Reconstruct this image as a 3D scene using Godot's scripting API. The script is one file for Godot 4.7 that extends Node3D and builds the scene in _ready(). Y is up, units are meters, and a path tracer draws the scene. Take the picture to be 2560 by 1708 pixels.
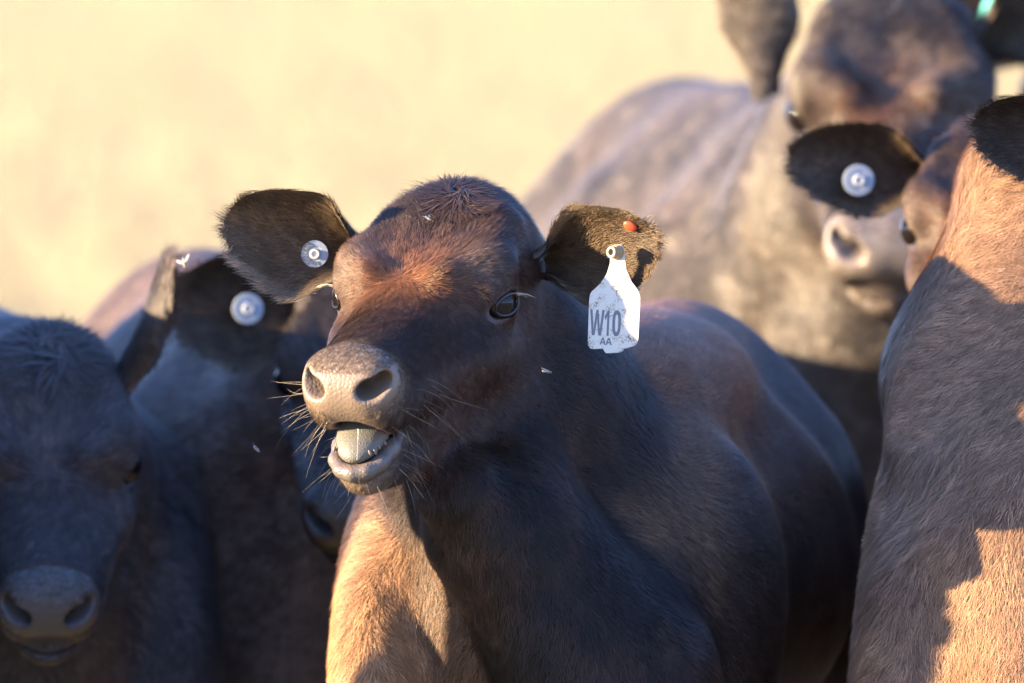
extends Node3D
# A herd of black-brown calves on a dry paddock, seen through a long lens.

var rng := RandomNumberGenerator.new()
var patch_noise := FastNoiseLite.new()
var fine_noise := FastNoiseLite.new()
var mat := {}

# ---------------------------------------------------------------- field of rounded volumes, meshed as surface nets
class Field extends RefCounted:
	# one volume: kind 0 ellipsoid, 1 tapered capsule
	var kind := PackedInt32Array()
	var cut := PackedInt32Array()          # 1 = carve away
	var soft := PackedFloat32Array()       # blend radius
	var pa := PackedVector3Array()         # centre / first end
	var pb := PackedVector3Array()         # second end
	var ra := PackedFloat32Array()
	var rb := PackedFloat32Array()
	var turn: Array[Basis] = []            # world -> unit ellipsoid
	var inv: Array[Vector3] = []           # 1 / radii
	var flow := PackedVector3Array()       # way the hair lies
	var tint: Array[Color] = []            # rgb colour of the coat, a = how furry
	var hair := PackedFloat32Array()       # hair length
	var lo := PackedVector3Array()
	var hi := PackedVector3Array()
	var jobs: Array = []
	var done: Array = []

	func ball(at: Vector3, r: Vector3, b: Basis, k: float, f: Vector3, c: Color, h: float, carve := 0) -> void:
		kind.append(0); cut.append(carve); soft.append(k); pa.append(at); pb.append(at); ra.append(r.x); rb.append(r.x)
		var i := Vector3(1 / r.x, 1 / r.y, 1 / r.z)
		turn.append(Basis.from_scale(i) * b.inverse()); inv.append(i)
		flow.append(f); tint.append(c); hair.append(h)
		var e := Vector3(sqrt(pow(b.x.x * r.x, 2) + pow(b.y.x * r.y, 2) + pow(b.z.x * r.z, 2)), sqrt(pow(b.x.y * r.x, 2) + pow(b.y.y * r.y, 2) + pow(b.z.y * r.z, 2)), sqrt(pow(b.x.z * r.x, 2) + pow(b.y.z * r.y, 2) + pow(b.z.z * r.z, 2)))
		lo.append(at - e); hi.append(at + e)

	func limb(a: Vector3, b: Vector3, r0: float, r1: float, k: float, f: Vector3, c: Color, h: float, carve := 0) -> void:
		kind.append(1); cut.append(carve); soft.append(k); pa.append(a); pb.append(b); ra.append(r0); rb.append(r1)
		turn.append(Basis()); inv.append(Vector3.ONE)
		flow.append(f); tint.append(c); hair.append(h)
		var o0 := Vector3.ONE * r0
		var o1 := Vector3.ONE * r1
		lo.append((a - o0).min(b - o1)); hi.append((a + o0).max(b + o1))

	func dist(i: int, p: Vector3) -> float:
		if kind[i] == 0:
			var q := turn[i] * (p - pa[i])
			var k0 := q.length()
			return k0 * (k0 - 1.0) / maxf((q * inv[i]).length(), 1e-6)
		var ba := pb[i] - pa[i]
		var t := clampf((p - pa[i]).dot(ba) / ba.length_squared(), 0.0, 1.0)
		return (p - pa[i] - ba * t).length() - lerpf(ra[i], rb[i], t)

	# fine: spheres [centre, radius, split]; a block of 8 cells whose centre lies inside is split
	func mesh(h: float, fine: Array) -> Dictionary:
		var size := h * 8.0
		var blocks := {}
		for i in kind.size():
			if cut[i]:
				continue
			var g := soft[i] * 0.3 + h * 2.0
			var a := ((lo[i] - Vector3.ONE * g) / size).floor()
			var b := ((hi[i] + Vector3.ONE * g) / size).floor()
			for x in range(int(a.x), int(b.x) + 1):
				for y in range(int(a.y), int(b.y) + 1):
					for z in range(int(a.z), int(b.z) + 1):
						blocks[Vector3i(x, y, z)] = 1
		jobs = []
		var split_of := {}
		for key: Vector3i in blocks:
			var c := (Vector3(key) + Vector3.ONE * 0.5) * size
			var split := 1
			for f in fine:
				if c.distance_to(f[0]) < f[1]:
					split = maxi(split, f[2])
			split_of[key] = split
		for key: Vector3i in blocks:
			var o := Vector3(key) * size
			var split: int = split_of[key]
			if o.y < -size:
				continue
			if split == 1:
				# one more row of cells where the next block is finer, so that no gap shows
				var last := Vector3i(9, 9, 9)
				for a in 3:
					var nx := key
					nx[a] += 1
					if split_of.get(nx, 1) > 1:
						last[a] = 10
				jobs.append([o, h, last])
			else:
				var s := size / split
				for x in split:
					for y in split:
						for z in split:
							jobs.append([o + Vector3(x, y, z) * s, h / split, Vector3i(9, 9, 9)])
		done = []
		done.resize(jobs.size())
		var id := WorkerThreadPool.add_group_task(block, jobs.size(), -1, true)
		WorkerThreadPool.wait_for_group_task_completion(id)
		var out := {"v": PackedVector3Array(), "n": PackedVector3Array(), "f": PackedVector3Array(), "c": PackedColorArray(), "h": PackedFloat32Array(), "i": PackedInt32Array()}
		for d in done:
			if d == null:
				continue
			var base: int = out.v.size()
			out.v.append_array(d[0]); out.n.append_array(d[1]); out.f.append_array(d[2]); out.c.append_array(d[3]); out.h.append_array(d[4])
			for k: int in d[5]:
				out.i.append(base + k)
		done = []
		return out

	func block(job: int) -> void:
		var o: Vector3 = jobs[job][0]
		var h: float = jobs[job][1]
		var m := 11                       # samples a side: 8 cells, one more on each side
		var origin := o - Vector3.ONE * h
		var c := o + Vector3.ONE * h * 4.0
		var reach := h * 5.5 * 1.74
		var use := PackedInt32Array()
		var near := 1e9
		for i in kind.size():
			var d := dist(i, c)
			if d < reach * 1.35 + soft[i]:
				use.append(i)
			if not cut[i]:
				near = minf(near, d)
		if use.is_empty() or near > reach * 1.35 + 0.03:
			return
		if near < -reach * 2.2:
			var carved := false
			for i in use:
				carved = carved or cut[i] == 1
			if not carved:
				return
		var n := m * m * m
		var f := PackedFloat32Array()
		f.resize(n)
		f.fill(1.0)
		for i in use:
			var k := soft[i]
			var carve := cut[i] == 1
			var at := 0
			if kind[i] == 0:
				var t := turn[i]
				var q0 := t * (origin - pa[i])
				var dx := t * Vector3(h, 0, 0)
				var dy := t * Vector3(0, h, 0)
				var dz := t * Vector3(0, 0, h)
				var iv := inv[i]
				for x in m:
					for y in m:
						var q := q0 + dx * x + dy * y
						for z in m:
							var k0 := q.length()
							var d := k0 * (k0 - 1.0) / ((q * iv).length() + 1e-6)
							var e := f[at]
							if carve:
								var w := maxf(k - absf(e + d), 0.0)
								f[at] = maxf(e, -d) + w * w / (4.0 * k)
							else:
								var w := maxf(k - absf(e - d), 0.0)
								f[at] = minf(e, d) - w * w / (4.0 * k)
							at += 1
							q += dz
			else:
				var ba := pb[i] - pa[i]
				var il := 1.0 / maxf(ba.length_squared(), 1e-9)
				var r0 := ra[i]
				var dr := rb[i] - ra[i]
				for x in m:
					for y in m:
						var q := origin - pa[i] + Vector3(h * x, h * y, 0)
						for z in m:
							var t := clampf(q.dot(ba) * il, 0.0, 1.0)
							var d := (q - ba * t).length() - r0 - dr * t
							var e := f[at]
							if carve:
								var w := maxf(k - absf(e + d), 0.0)
								f[at] = maxf(e, -d) + w * w / (4.0 * k)
							else:
								var w := maxf(k - absf(e - d), 0.0)
								f[at] = minf(e, d) - w * w / (4.0 * k)
							at += 1
							q.z += h
		var v := PackedVector3Array()
		var nn := PackedVector3Array()
		var ff := PackedVector3Array()
		var cc := PackedColorArray()
		var hh := PackedFloat32Array()
		var idx := PackedInt32Array()
		var cell := PackedInt32Array()
		cell.resize(n)
		cell.fill(-1)
		var sx := m * m
		var sy := m
		var w := m - 1
		for x in w:
			for y in w:
				var at := x * sx + y * sy
				for z in w:
					var f0 := f[at]; var f1 := f[at + 1]; var f2 := f[at + sy]; var f3 := f[at + sy + 1]
					var g := at + sx
					var f4 := f[g]; var f5 := f[g + 1]; var f6 := f[g + sy]; var f7 := f[g + sy + 1]
					var neg := int(f0 < 0) + int(f1 < 0) + int(f2 < 0) + int(f3 < 0) + int(f4 < 0) + int(f5 < 0) + int(f6 < 0) + int(f7 < 0)
					if neg > 0 and neg < 8:
						var s := Vector3.ZERO
						var num := 0
						# z edges
						if (f0 < 0) != (f1 < 0): s += Vector3(0, 0, f0 / (f0 - f1)); num += 1
						if (f2 < 0) != (f3 < 0): s += Vector3(0, 1, f2 / (f2 - f3)); num += 1
						if (f4 < 0) != (f5 < 0): s += Vector3(1, 0, f4 / (f4 - f5)); num += 1
						if (f6 < 0) != (f7 < 0): s += Vector3(1, 1, f6 / (f6 - f7)); num += 1
						# y edges
						if (f0 < 0) != (f2 < 0): s += Vector3(0, f0 / (f0 - f2), 0); num += 1
						if (f1 < 0) != (f3 < 0): s += Vector3(0, f1 / (f1 - f3), 1); num += 1
						if (f4 < 0) != (f6 < 0): s += Vector3(1, f4 / (f4 - f6), 0); num += 1
						if (f5 < 0) != (f7 < 0): s += Vector3(1, f5 / (f5 - f7), 1); num += 1
						# x edges
						if (f0 < 0) != (f4 < 0): s += Vector3(f0 / (f0 - f4), 0, 0); num += 1
						if (f1 < 0) != (f5 < 0): s += Vector3(f1 / (f1 - f5), 0, 1); num += 1
						if (f2 < 0) != (f6 < 0): s += Vector3(f2 / (f2 - f6), 1, 0); num += 1
						if (f3 < 0) != (f7 < 0): s += Vector3(f3 / (f3 - f7), 1, 1); num += 1
						s /= num
						var p := origin + (Vector3(x, y, z) + s) * h
						# gradient, blended across the cell
						var gx0 := lerpf(lerpf(f4 - f0, f5 - f1, s.z), lerpf(f6 - f2, f7 - f3, s.z), s.y)
						var gy0 := lerpf(lerpf(f2 - f0, f3 - f1, s.z), lerpf(f6 - f4, f7 - f5, s.z), s.x)
						var gz0 := lerpf(lerpf(f1 - f0, f3 - f2, s.y), lerpf(f5 - f4, f7 - f6, s.y), s.x)
						cell[at] = v.size()
						v.append(p)
						nn.append(Vector3(gx0, gy0, gz0).normalized())
						var fl := Vector3.ZERO
						var tc := Color(0, 0, 0, 0)
						var hl := 0.0
						var sum := 0.0
						for i in use:
							if cut[i] == 1 and tint[i].a > 0.5:
								continue
							var dd := absf(dist(i, p)) if cut[i] == 1 else maxf(dist(i, p), 0.0)
							var wt := exp(-dd * 190.0)
							if cut[i] == 1:
								wt = exp(-dd * 380.0) * 8.0
							fl += flow[i] * wt
							tc += tint[i] * wt
							hl += hair[i] * wt
							sum += wt
						sum = maxf(sum, 1e-9)
						ff.append(fl); cc.append(tc / sum); hh.append(hl / sum)
					at += 1
		# faces round the edges that start in the block's own cells
		var last: Vector3i = jobs[job][2]
		for x in range(1, last.x):
			for y in range(1, last.y):
				var at := x * sx + y * sy + 1
				for z in range(1, last.z):
					var a := f[at] < 0
					var q0 := 0; var q1 := 0; var q2 := 0; var q3 := 0
					if true:
						var b := f[at + 1] < 0
						if a != b:
							q0 = cell[at]; q1 = cell[at - sx]; q2 = cell[at - sx - sy]; q3 = cell[at - sy]
							if a: idx.append_array([q0, q2, q1, q0, q3, q2])
							else: idx.append_array([q0, q1, q2, q0, q2, q3])
					if true:
						var b := f[at + sy] < 0
						if a != b:
							q0 = cell[at]; q1 = cell[at - 1]; q2 = cell[at - 1 - sx]; q3 = cell[at - sx]
							if a: idx.append_array([q0, q2, q1, q0, q3, q2])
							else: idx.append_array([q0, q1, q2, q0, q2, q3])
					if true:
						var b := f[at + sx] < 0
						if a != b:
							q0 = cell[at]; q1 = cell[at - sy]; q2 = cell[at - sy - 1]; q3 = cell[at - 1]
							if a: idx.append_array([q0, q2, q1, q0, q3, q2])
							else: idx.append_array([q0, q1, q2, q0, q2, q3])
					at += 1
		if idx.size():
			done[job] = [v, nn, ff, cc, hh, idx]

# ---------------------------------------------------------------- small helpers
func material(called: String, c: Color, rough: float, spec := 0.5) -> StandardMaterial3D:
	var m := StandardMaterial3D.new()
	m.resource_name = called
	m.albedo_color = c.linear_to_srgb()
	m.roughness = rough
	m.metallic_specular = spec
	mat[called] = m
	return m


func noise_map(size: int, freq: float, kind: int, seed_: int, dark: float, light: float, octaves := 4) -> ImageTexture:
	var n := FastNoiseLite.new()
	n.noise_type = kind as FastNoiseLite.NoiseType
	n.frequency = freq
	n.seed = seed_
	n.fractal_octaves = octaves
	if kind == FastNoiseLite.TYPE_CELLULAR:
		n.fractal_type = FastNoiseLite.FRACTAL_NONE
		n.cellular_return_type = FastNoiseLite.RETURN_DISTANCE2_SUB
	var im := n.get_seamless_image(size, size)
	im.convert(Image.FORMAT_RGB8)
	for y in size:
		for x in size:
			var g := lerpf(dark, light, im.get_pixel(x, y).r)
			im.set_pixel(x, y, Color(g, g, g))
	return ImageTexture.create_from_image(im)


func thing(called: String, label: String, category: String, at: Vector3, group := "") -> Node3D:
	var o := Node3D.new()
	o.name = called
	add_child(o, true)
	o.position = at
	o.set_meta("label", label)
	o.set_meta("category", category)
	if group:
		o.set_meta("group", group)
	return o


func part(called: String, mesh: Mesh, m: Material, parent: Node3D, label := "") -> MeshInstance3D:
	var o := MeshInstance3D.new()
	o.name = called
	o.mesh = mesh
	if m:
		o.material_override = m
	parent.add_child(o, true)
	if label:
		o.set_meta("label", label)
	return o


# a round tube through points, with a radius at each
func tube(st: SurfaceTool, pts: PackedVector3Array, r: Array, sides := 6) -> void:
	var rings: Array = []
	var side := Vector3.ZERO
	for k in pts.size():
		var t := (pts[mini(k + 1, pts.size() - 1)] - pts[maxi(k - 1, 0)]).normalized()
		if k == 0:
			side = t.cross(Vector3.UP if absf(t.y) < 0.9 else Vector3.RIGHT).normalized()
		side = (side - t * side.dot(t)).normalized()
		var up := t.cross(side)
		var ring := PackedVector3Array()
		for s in sides:
			var a := TAU * s / sides
			ring.append(side * cos(a) + up * sin(a))
		rings.append(ring)
	for k in pts.size() - 1:
		for s in sides:
			var s2 := (s + 1) % sides
			var q := [[k, s], [k + 1, s2], [k, s2], [k, s], [k + 1, s], [k + 1, s2]]
			for e in q:
				st.set_normal(rings[e[0]][e[1]])
				st.add_vertex(pts[e[0]] + rings[e[0]][e[1]] * r[e[0]])


func sphere_part(st: SurfaceTool, at: Vector3, r: Vector3, b: Basis, rings := 8, segs := 12) -> void:
	for y in rings:
		for x in segs:
			var q := [[y, x], [y + 1, x + 1], [y, x + 1], [y, x], [y + 1, x], [y + 1, x + 1]]
			for e in q:
				var th: float = PI * e[0] / rings
				var ph: float = TAU * e[1] / segs
				var d := Vector3(sin(th) * cos(ph), cos(th), sin(th) * sin(ph))
				st.set_normal((b * (d / r)).normalized())
				st.add_vertex(at + b * (d * r))


func new_st() -> SurfaceTool:
	var st := SurfaceTool.new()
	st.begin(Mesh.PRIMITIVE_TRIANGLES)
	return st


# ---------------------------------------------------------------- ear: a cupped leaf with two skins
# base: root; u: root to tip; o: the way the hollow looks
func ear(out: Dictionary, base: Vector3, u: Vector3, o: Vector3, length: float, half: float, inner: Color, outer: Color, hair: float, fringe := 0.0) -> void:
	u = u.normalized()
	o = (o - u * o.dot(u)).normalized()
	var side := u.cross(o)
	var nu := 26
	var nv := 22
	var thick := 0.0035
	var mid := PackedVector3Array()
	var nrm := PackedVector3Array()
	for a in nu + 1:
		var t := float(a) / nu
		var w := half * lerpf(0.50, 1.0, smoothstep(0.0, 0.50, t)) * sqrt(maxf(0.0, 1.0 - pow(clampf((t - 0.36) / 0.64, 0.0, 1.0), 1.9)))
		w = maxf(w, 0.0008)
		var ang := lerpf(2.5, 0.95, smoothstep(0.0, 0.5, t))
		ang = lerpf(ang, 0.75, smoothstep(0.6, 1.0, t))
		var r := w / ang
		var c := base + u * (length * t) + o * (0.02 * sin(PI * t) * 0.4 + 0.012 * t * t)
		for b in nv + 1:
			var s := float(b) / nv * 2.0 - 1.0
			mid.append(c + side * (r * sin(s * ang)) + o * (r * (1.0 - cos(s * ang)) * 0.9))
	for a in nu + 1:
		for b in nv + 1:
			var p1 := mid[a * (nv + 1) + mini(b + 1, nv)] - mid[a * (nv + 1) + maxi(b - 1, 0)]
			var p2 := mid[mini(a + 1, nu) * (nv + 1) + b] - mid[maxi(a - 1, 0) * (nv + 1) + b]
			var n := p1.cross(p2).normalized()
			if n.length() < 0.5:
				n = o
			nrm.append(n)
	# the hollow side is where n.o > 0 at the middle
	if nrm[(nu / 2) * (nv + 1) + nv / 2].dot(o) < 0:
		for k in nrm.size():
			nrm[k] = -nrm[k]
	for skin in 2:
		var first: int = out.v.size()
		var sg := 1.0 if skin == 0 else -1.0
		for a in nu + 1:
			var t := float(a) / nu
			for b in nv + 1:
				var k := a * (nv + 1) + b
				var s := absf(float(b) / nv * 2.0 - 1.0)
				var rim := maxf(s, smoothstep(0.75, 1.0, t))
				out.v.append(mid[k] + nrm[k] * sg * thick * sqrt(maxf(0.02, 1.0 - pow(rim, 6.0))))
				out.n.append(nrm[k] * sg)
				var ss := float(b) / nv * 2.0 - 1.0
				out.f.append((u * (0.55 + t) + side * ss * 1.1) if skin == 0 else u + side * ss * 0.25)
				out.c.append((inner if skin == 0 else outer).lerp(Color(0.26, 0.20, 0.14, 1.0), fringe * smoothstep(0.72, 1.0, rim) * (1.0 if ss < 0.0 else 0.35)))
				out.h.append(hair * (lerpf(1.0, 1.35, pow(rim, 4.0)) if skin == 0 else lerpf(0.75, 1.3, pow(rim, 6.0))))
		for a in nu:
			for b in nv:
				var i0 := first + a * (nv + 1) + b
				var i1 := i0 + 1
				var i2 := i0 + nv + 1
				var i3 := i2 + 1
				var t0: Vector3 = out.v[i0]
				var fn: Vector3 = (out.v[i1] - t0).cross(out.v[i3] - t0)
				if fn.dot(out.n[i0]) < 0:
					out.i.append_array([i0, i1, i3, i0, i3, i2])
				else:
					out.i.append_array([i0, i3, i1, i0, i2, i3])


# ---------------------------------------------------------------- the animal
# k: head (Transform3D, x left, y up, z to the nose), scale, jaw, shoulder, hip, half, high, cell, coat ...
func animal_field(k: Dictionary) -> Field:
	var F := Field.new()
	var H: Transform3D = k.head
	var hs: float = k.get("scale", 1.0)
	var B := H.basis
	var coat: Color = k.coat
	var face: Color = k.get("face", coat)
	var muz: Color = k.get("muzzle", Color(0.16, 0.12, 0.09, 0.0))
	var lipc: Color = k.get("lip", Color(0.3, 0.27, 0.24, 0.0))
	var jaw: float = k.get("jaw", 0.0)
	var P := func(x: float, y: float, z: float) -> Vector3: return H * (Vector3(x, y, z) * hs)
	var sh: Vector3 = k.shoulder
	var hip: Vector3 = k.hip
	var back := Vector3(hip.x - sh.x, 0, hip.z - sh.z).normalized()
	var fwd := -back
	var up := Vector3.UP
	var left := up.cross(fwd)
	var body := Basis(left, up, fwd)
	var hw: float = k.half
	var hh: float = k.high
	var hl: float = k.get("hair", 0.016)
	var neckc: Color = k.get("neck", coat)
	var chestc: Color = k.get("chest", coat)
	var arm: Array = k.get("arm", [0.58, 0.30])
	var down_back := (back * 0.75 - up * 0.65)
	# trunk
	var mid := sh.lerp(hip, 0.5)
	var span := sh.distance_to(hip)
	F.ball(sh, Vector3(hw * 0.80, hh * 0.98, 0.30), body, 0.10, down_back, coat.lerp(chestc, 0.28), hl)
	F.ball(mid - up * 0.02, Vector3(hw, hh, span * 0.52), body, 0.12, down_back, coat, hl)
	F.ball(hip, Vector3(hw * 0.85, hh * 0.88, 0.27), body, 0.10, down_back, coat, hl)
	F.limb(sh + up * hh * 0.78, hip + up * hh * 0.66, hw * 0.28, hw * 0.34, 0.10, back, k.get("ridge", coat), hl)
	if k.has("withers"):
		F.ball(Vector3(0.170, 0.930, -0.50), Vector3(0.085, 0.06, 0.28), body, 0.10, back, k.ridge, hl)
	# shoulder blades, upper arms, brisket
	for s: float in [1.0, -1.0]:
		F.ball(sh + left * s * hw * 0.66 - up * 0.04 + fwd * 0.06, Vector3(hw * 0.26, hh * 0.72, 0.12), body * Basis(Vector3.RIGHT, -0.25), 0.07, down_back, coat, hl)
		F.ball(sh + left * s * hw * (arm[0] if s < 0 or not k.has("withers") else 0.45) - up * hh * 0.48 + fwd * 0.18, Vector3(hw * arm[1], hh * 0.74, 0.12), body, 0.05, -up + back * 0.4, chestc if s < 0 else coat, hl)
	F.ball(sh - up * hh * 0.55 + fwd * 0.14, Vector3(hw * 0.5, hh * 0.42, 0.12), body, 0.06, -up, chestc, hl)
	# neck: trunk of the neck, crest and gullet
	var nb: Vector3 = P.call(0, 0.0, -0.10)
	var neck_low: Vector3 = sh + up * hh * 0.18 + fwd * 0.10
	var nflow := (neck_low - nb).normalized() * 0.8 - up * 0.4
	var bend: Vector3 = k.get("bend", Vector3.ZERO)
	var nm := nb.lerp(neck_low, 0.5) + bend
	F.limb(nb, nm, 0.088 * hs, 0.125 * hs, 0.05, nflow, neckc, hl * 0.8)
	F.limb(nm, neck_low, 0.125 * hs, 0.185 * hs, 0.08, nflow, neckc, hl * 0.9)
	F.limb(P.call(0, 0.05, -0.12), sh + up * hh * 0.72 + fwd * 0.05, 0.06 * hs, 0.075 * hs, 0.08, nflow + up * 0.2, neckc, hl * 0.9)
	var gullet: Vector3 = P.call(0, -0.085, -0.075)
	var gm: Vector3 = k.get("gullet", gullet.lerp(sh - up * hh * 0.3 + fwd * 0.24, 0.45) - up * 0.03)
	F.limb(gullet, gm, 0.060 * hs, 0.080 * hs, 0.05, nflow - up * 0.4, neckc, hl * 0.6)
	F.limb(gm, k.get("gullet_low", sh - up * hh * 0.4 + fwd * 0.22), 0.080 * hs, 0.12 * hs, 0.05, nflow - up * 0.4, neckc, hl * 0.8)
	for e in k.get("folds", []):
		F.limb(e[0], e[1], e[2], e[3], e[4], nflow, neckc, hl * 0.8)
	# legs
	for s: float in [1.0, -1.0]:
		var e: Vector3 = sh + left * s * hw * 0.55 - up * hh * 0.8 + fwd * 0.08
		var knee := Vector3(e.x, 0.36 * sh.y / 0.75, e.z) + fwd * 0.05
		var fet := Vector3(knee.x, 0.12, knee.z) - fwd * 0.01
		F.limb(e, knee, 0.085, 0.048, 0.05, -up, coat, hl)
		F.limb(knee, fet, 0.045, 0.034, 0.02, -up, coat, hl)
		F.limb(fet, fet + fwd * 0.05 - up * 0.085, 0.036, 0.046, 0.02, -up, coat, hl)
		var st: Vector3 = hip + left * s * hw * 0.5 - up * hh * 0.5 + fwd * 0.08
		var hock := Vector3(st.x, 0.45 * sh.y / 0.75, st.z) + back * 0.22
		var ank := Vector3(hock.x, 0.12, hock.z) + fwd * 0.03
		F.limb(st, hock, 0.13, 0.055, 0.06, -up, coat, hl)
		F.limb(hock, ank, 0.048, 0.036, 0.02, -up, coat, hl)
		F.limb(ank, ank + fwd * 0.05 - up * 0.085, 0.038, 0.048, 0.02, -up, coat, hl)
	# tail
	var t0 := hip + back * 0.25 + up * hh * 0.55
	F.limb(t0, t0 + back * 0.06 - up * 0.35, 0.035, 0.022, 0.03, -up, coat, hl)
	F.limb(t0 + back * 0.06 - up * 0.35, t0 + back * 0.05 - up * 0.62, 0.022, 0.04, 0.02, -up, coat, hl)
	# head
	var q := hs
	var X := B.x
	var Y := B.y
	var Z := B.z
	F.ball(P.call(0, 0.025, -0.060), Vector3(0.095, 0.080, 0.095) * q, B, 0.03 * q, -Z + Y * 0.3, face, hl * 0.7)
	F.ball(P.call(0, 0.062, -0.098), Vector3(0.060, 0.046, 0.048) * q, B, 0.04 * q, Z * 0.7 - Y * 0.2, k.get("poll", face), hl * 1.5)
	F.ball(P.call(0, 0.036, 0.000), Vector3(0.082, 0.048, 0.088) * q, B, 0.03 * q, Y * 0.4 - Z * 0.6, face, hl * 0.75)
	F.limb(P.call(0, 0.014, 0.06), P.call(0, 0.0, 0.200), 0.043 * q, 0.038 * q, 0.03 * q, Z, face, hl * 0.4)
	for s: float in [1.0, -1.0]:
		var sx := X * s
		F.ball(P.call(0.076 * s, 0.050, 0.000), Vector3(0.026, 0.026, 0.044) * q, B * Basis(Vector3.UP, 0.25 * s), 0.03 * q, sx * 0.8 - Z * 0.3, face, hl * 0.6)
		F.limb(P.call(0.042 * s, 0.074, 0.046), P.call(0.084 * s, 0.066, -0.006), 0.016 * q, 0.018 * q, 0.025 * q, sx * 0.8 - Z * 0.3, face, hl * 0.6)
		F.limb(P.call(0.078 * s, 0.066, -0.005), P.call(0.062 * s, 0.086, -0.080), 0.017 * q, 0.020 * q, 0.025 * q, -Z + sx * 0.2, face, hl * 0.7)
		F.limb(P.call(0.072 * s, -0.010, 0.025), P.call(0.048 * s, -0.012, 0.125), 0.020 * q, 0.018 * q, 0.025 * q, -Y * 0.6 - Z * 0.4, face, hl * 0.45)
		F.limb(P.call(0.020 * s, 0.016, 0.06), P.call(0.018 * s, 0.002, 0.205), 0.038 * q, 0.037 * q, 0.03 * q, Z * 0.8 + sx * 0.3 - Y * 0.3, face, hl * 0.4)
		F.limb(P.call(0.046 * s, -0.022, 0.02), P.call(0.028 * s, -0.018, 0.20), 0.046 * q, 0.032 * q, 0.03 * q, -Y * 0.6 + Z * 0.2 - Z * 0.5, face, hl * 0.45)
		F.ball(P.call(0.062 * s, -0.014, 0.015), Vector3(0.028, 0.036, 0.064) * q, B * Basis(Vector3.UP, 0.35 * s), 0.03 * q, -Y * 0.6 - Z * 0.5, face, hl * 0.45)
		F.ball(P.call(0.060 * s, -0.062, -0.045), Vector3(0.036, 0.080, 0.080) * q, B, 0.04 * q, -Y * 0.6 - Z * 0.7, face, hl * 0.55)
		# lids
		F.ball(P.call(0.0845 * s, 0.028, 0.004), Vector3.ONE * 0.0280 * q, B, 0.016 * q, -Y * 0.5 - Z * 0.6, face, hl * 0.25)
	# muzzle
	var mx: float = k.get("muzzle_width", 1.0)
	F.ball(P.call(0, 0.010, 0.225), Vector3(0.049 * mx, 0.036, 0.036) * q, B, 0.025 * q, Z * 0.4 - Y, muz, hl * 0.2)
	for s: float in [1.0, -1.0]:
		var sx := X * s
		F.ball(P.call(0.023 * s * mx, 0.000, 0.230), Vector3(0.027 * mx, 0.024, 0.027) * q, B, 0.02 * q, -Y, muz, hl * 0.2)
		F.ball(P.call(0.033 * s * mx, 0.017, 0.228), Vector3(0.021, 0.022, 0.024) * q, B, 0.02 * q, -Y, muz, hl * 0.2)
		F.ball(P.call(0.039 * s * mx, -0.022, 0.198), Vector3(0.014, 0.027, 0.046) * q, B, 0.02 * q, -Y * 0.7 - Z * 0.4, face, hl * 0.45)
	# lower jaw, swung by the jaw angle about its hinge
	var hinge := Vector3(0, -0.045, -0.05)
	var J := Basis(Vector3.RIGHT, jaw)
	var PJ := func(x: float, y: float, z: float) -> Vector3: return H * ((hinge + J * (Vector3(x, y, z) - hinge)) * hs)
	for s: float in [1.0, -1.0]:
		F.limb(P.call(0.048 * s, -0.115, -0.050), PJ.call(0.017 * s, -0.056, 0.208), 0.034 * q, 0.022 * q, 0.03 * q, -Y * 0.4 - Z * 0.8, face, hl * 0.6)
		F.limb(P.call(0.052 * s, -0.050, 0.075), PJ.call(0.044 * s, -0.050, 0.10), 0.022 * q, 0.022 * q, 0.03 * q, -Y * 0.6 - Z * 0.6, face, hl * 0.5)
		F.limb(P.call(0.046 * s, -0.040, 0.13), PJ.call(0.040 * s, -0.050, 0.135), 0.013 * q, 0.013 * q, 0.02 * q, -Y * 0.6 - Z * 0.6, face, hl * 0.5)
	F.ball(PJ.call(0, -0.059, 0.221), Vector3(0.031 * mx, 0.023, 0.034) * q, B * J, 0.02 * q, -Y * 0.3 - Z * 0.7, k.get("chin", face), hl * 0.5)
	F.limb(PJ.call(0, -0.085, 0.05), PJ.call(0, -0.073, 0.175), 0.035 * q, 0.026 * q, 0.03 * q, -Y * 0.2 - Z, face, hl * 0.5)
	F.limb(P.call(0, -0.10, -0.04), PJ.call(0, -0.085, 0.05), 0.05 * q, 0.035 * q, 0.04 * q, -Y * 0.2 - Z, face, hl * 0.5)
	# hollow of the forehead
	F.ball(P.call(0, 0.157, 0.000), Vector3(0.034, 0.064, 0.075) * q, B, 0.035 * q, Vector3.ZERO, Color(0, 0, 0, 1.0), 0.0, 1)
	# carve: mouth, nostrils, eye slits
	var lining := Color(muz.r, muz.g, muz.b, 0.0)
	var flesh := Color(0.13, 0.085, 0.075, 0.0)
	var mw: float = k.get("muzzle_width", 1.0)
	if jaw > 0.05:
		var J2 := Basis(Vector3.RIGHT, jaw * 0.5)
		var PM := func(x: float, y: float, z: float) -> Vector3: return H * ((hinge + J2 * (Vector3(x, y, z) - hinge)) * hs)
		F.ball(PM.call(0, -0.030, 0.195), Vector3(0.031, 0.021 + 0.012 * jaw, 0.075) * q, B * J2, 0.008 * q, Vector3.ZERO, flesh, 0.0, 1)
		F.ball(PM.call(0, -0.033, 0.245), Vector3(0.037, 0.0205, 0.042) * q, B * J2, 0.008 * q, Vector3.ZERO, flesh, 0.0, 1)
	else:
		F.ball(P.call(0, -0.053, 0.225), Vector3(0.060, 0.0035, 0.055) * q, B * Basis(Vector3.RIGHT, 0.10), 0.006 * q, Vector3.ZERO, lining, 0.0, 1)
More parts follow.
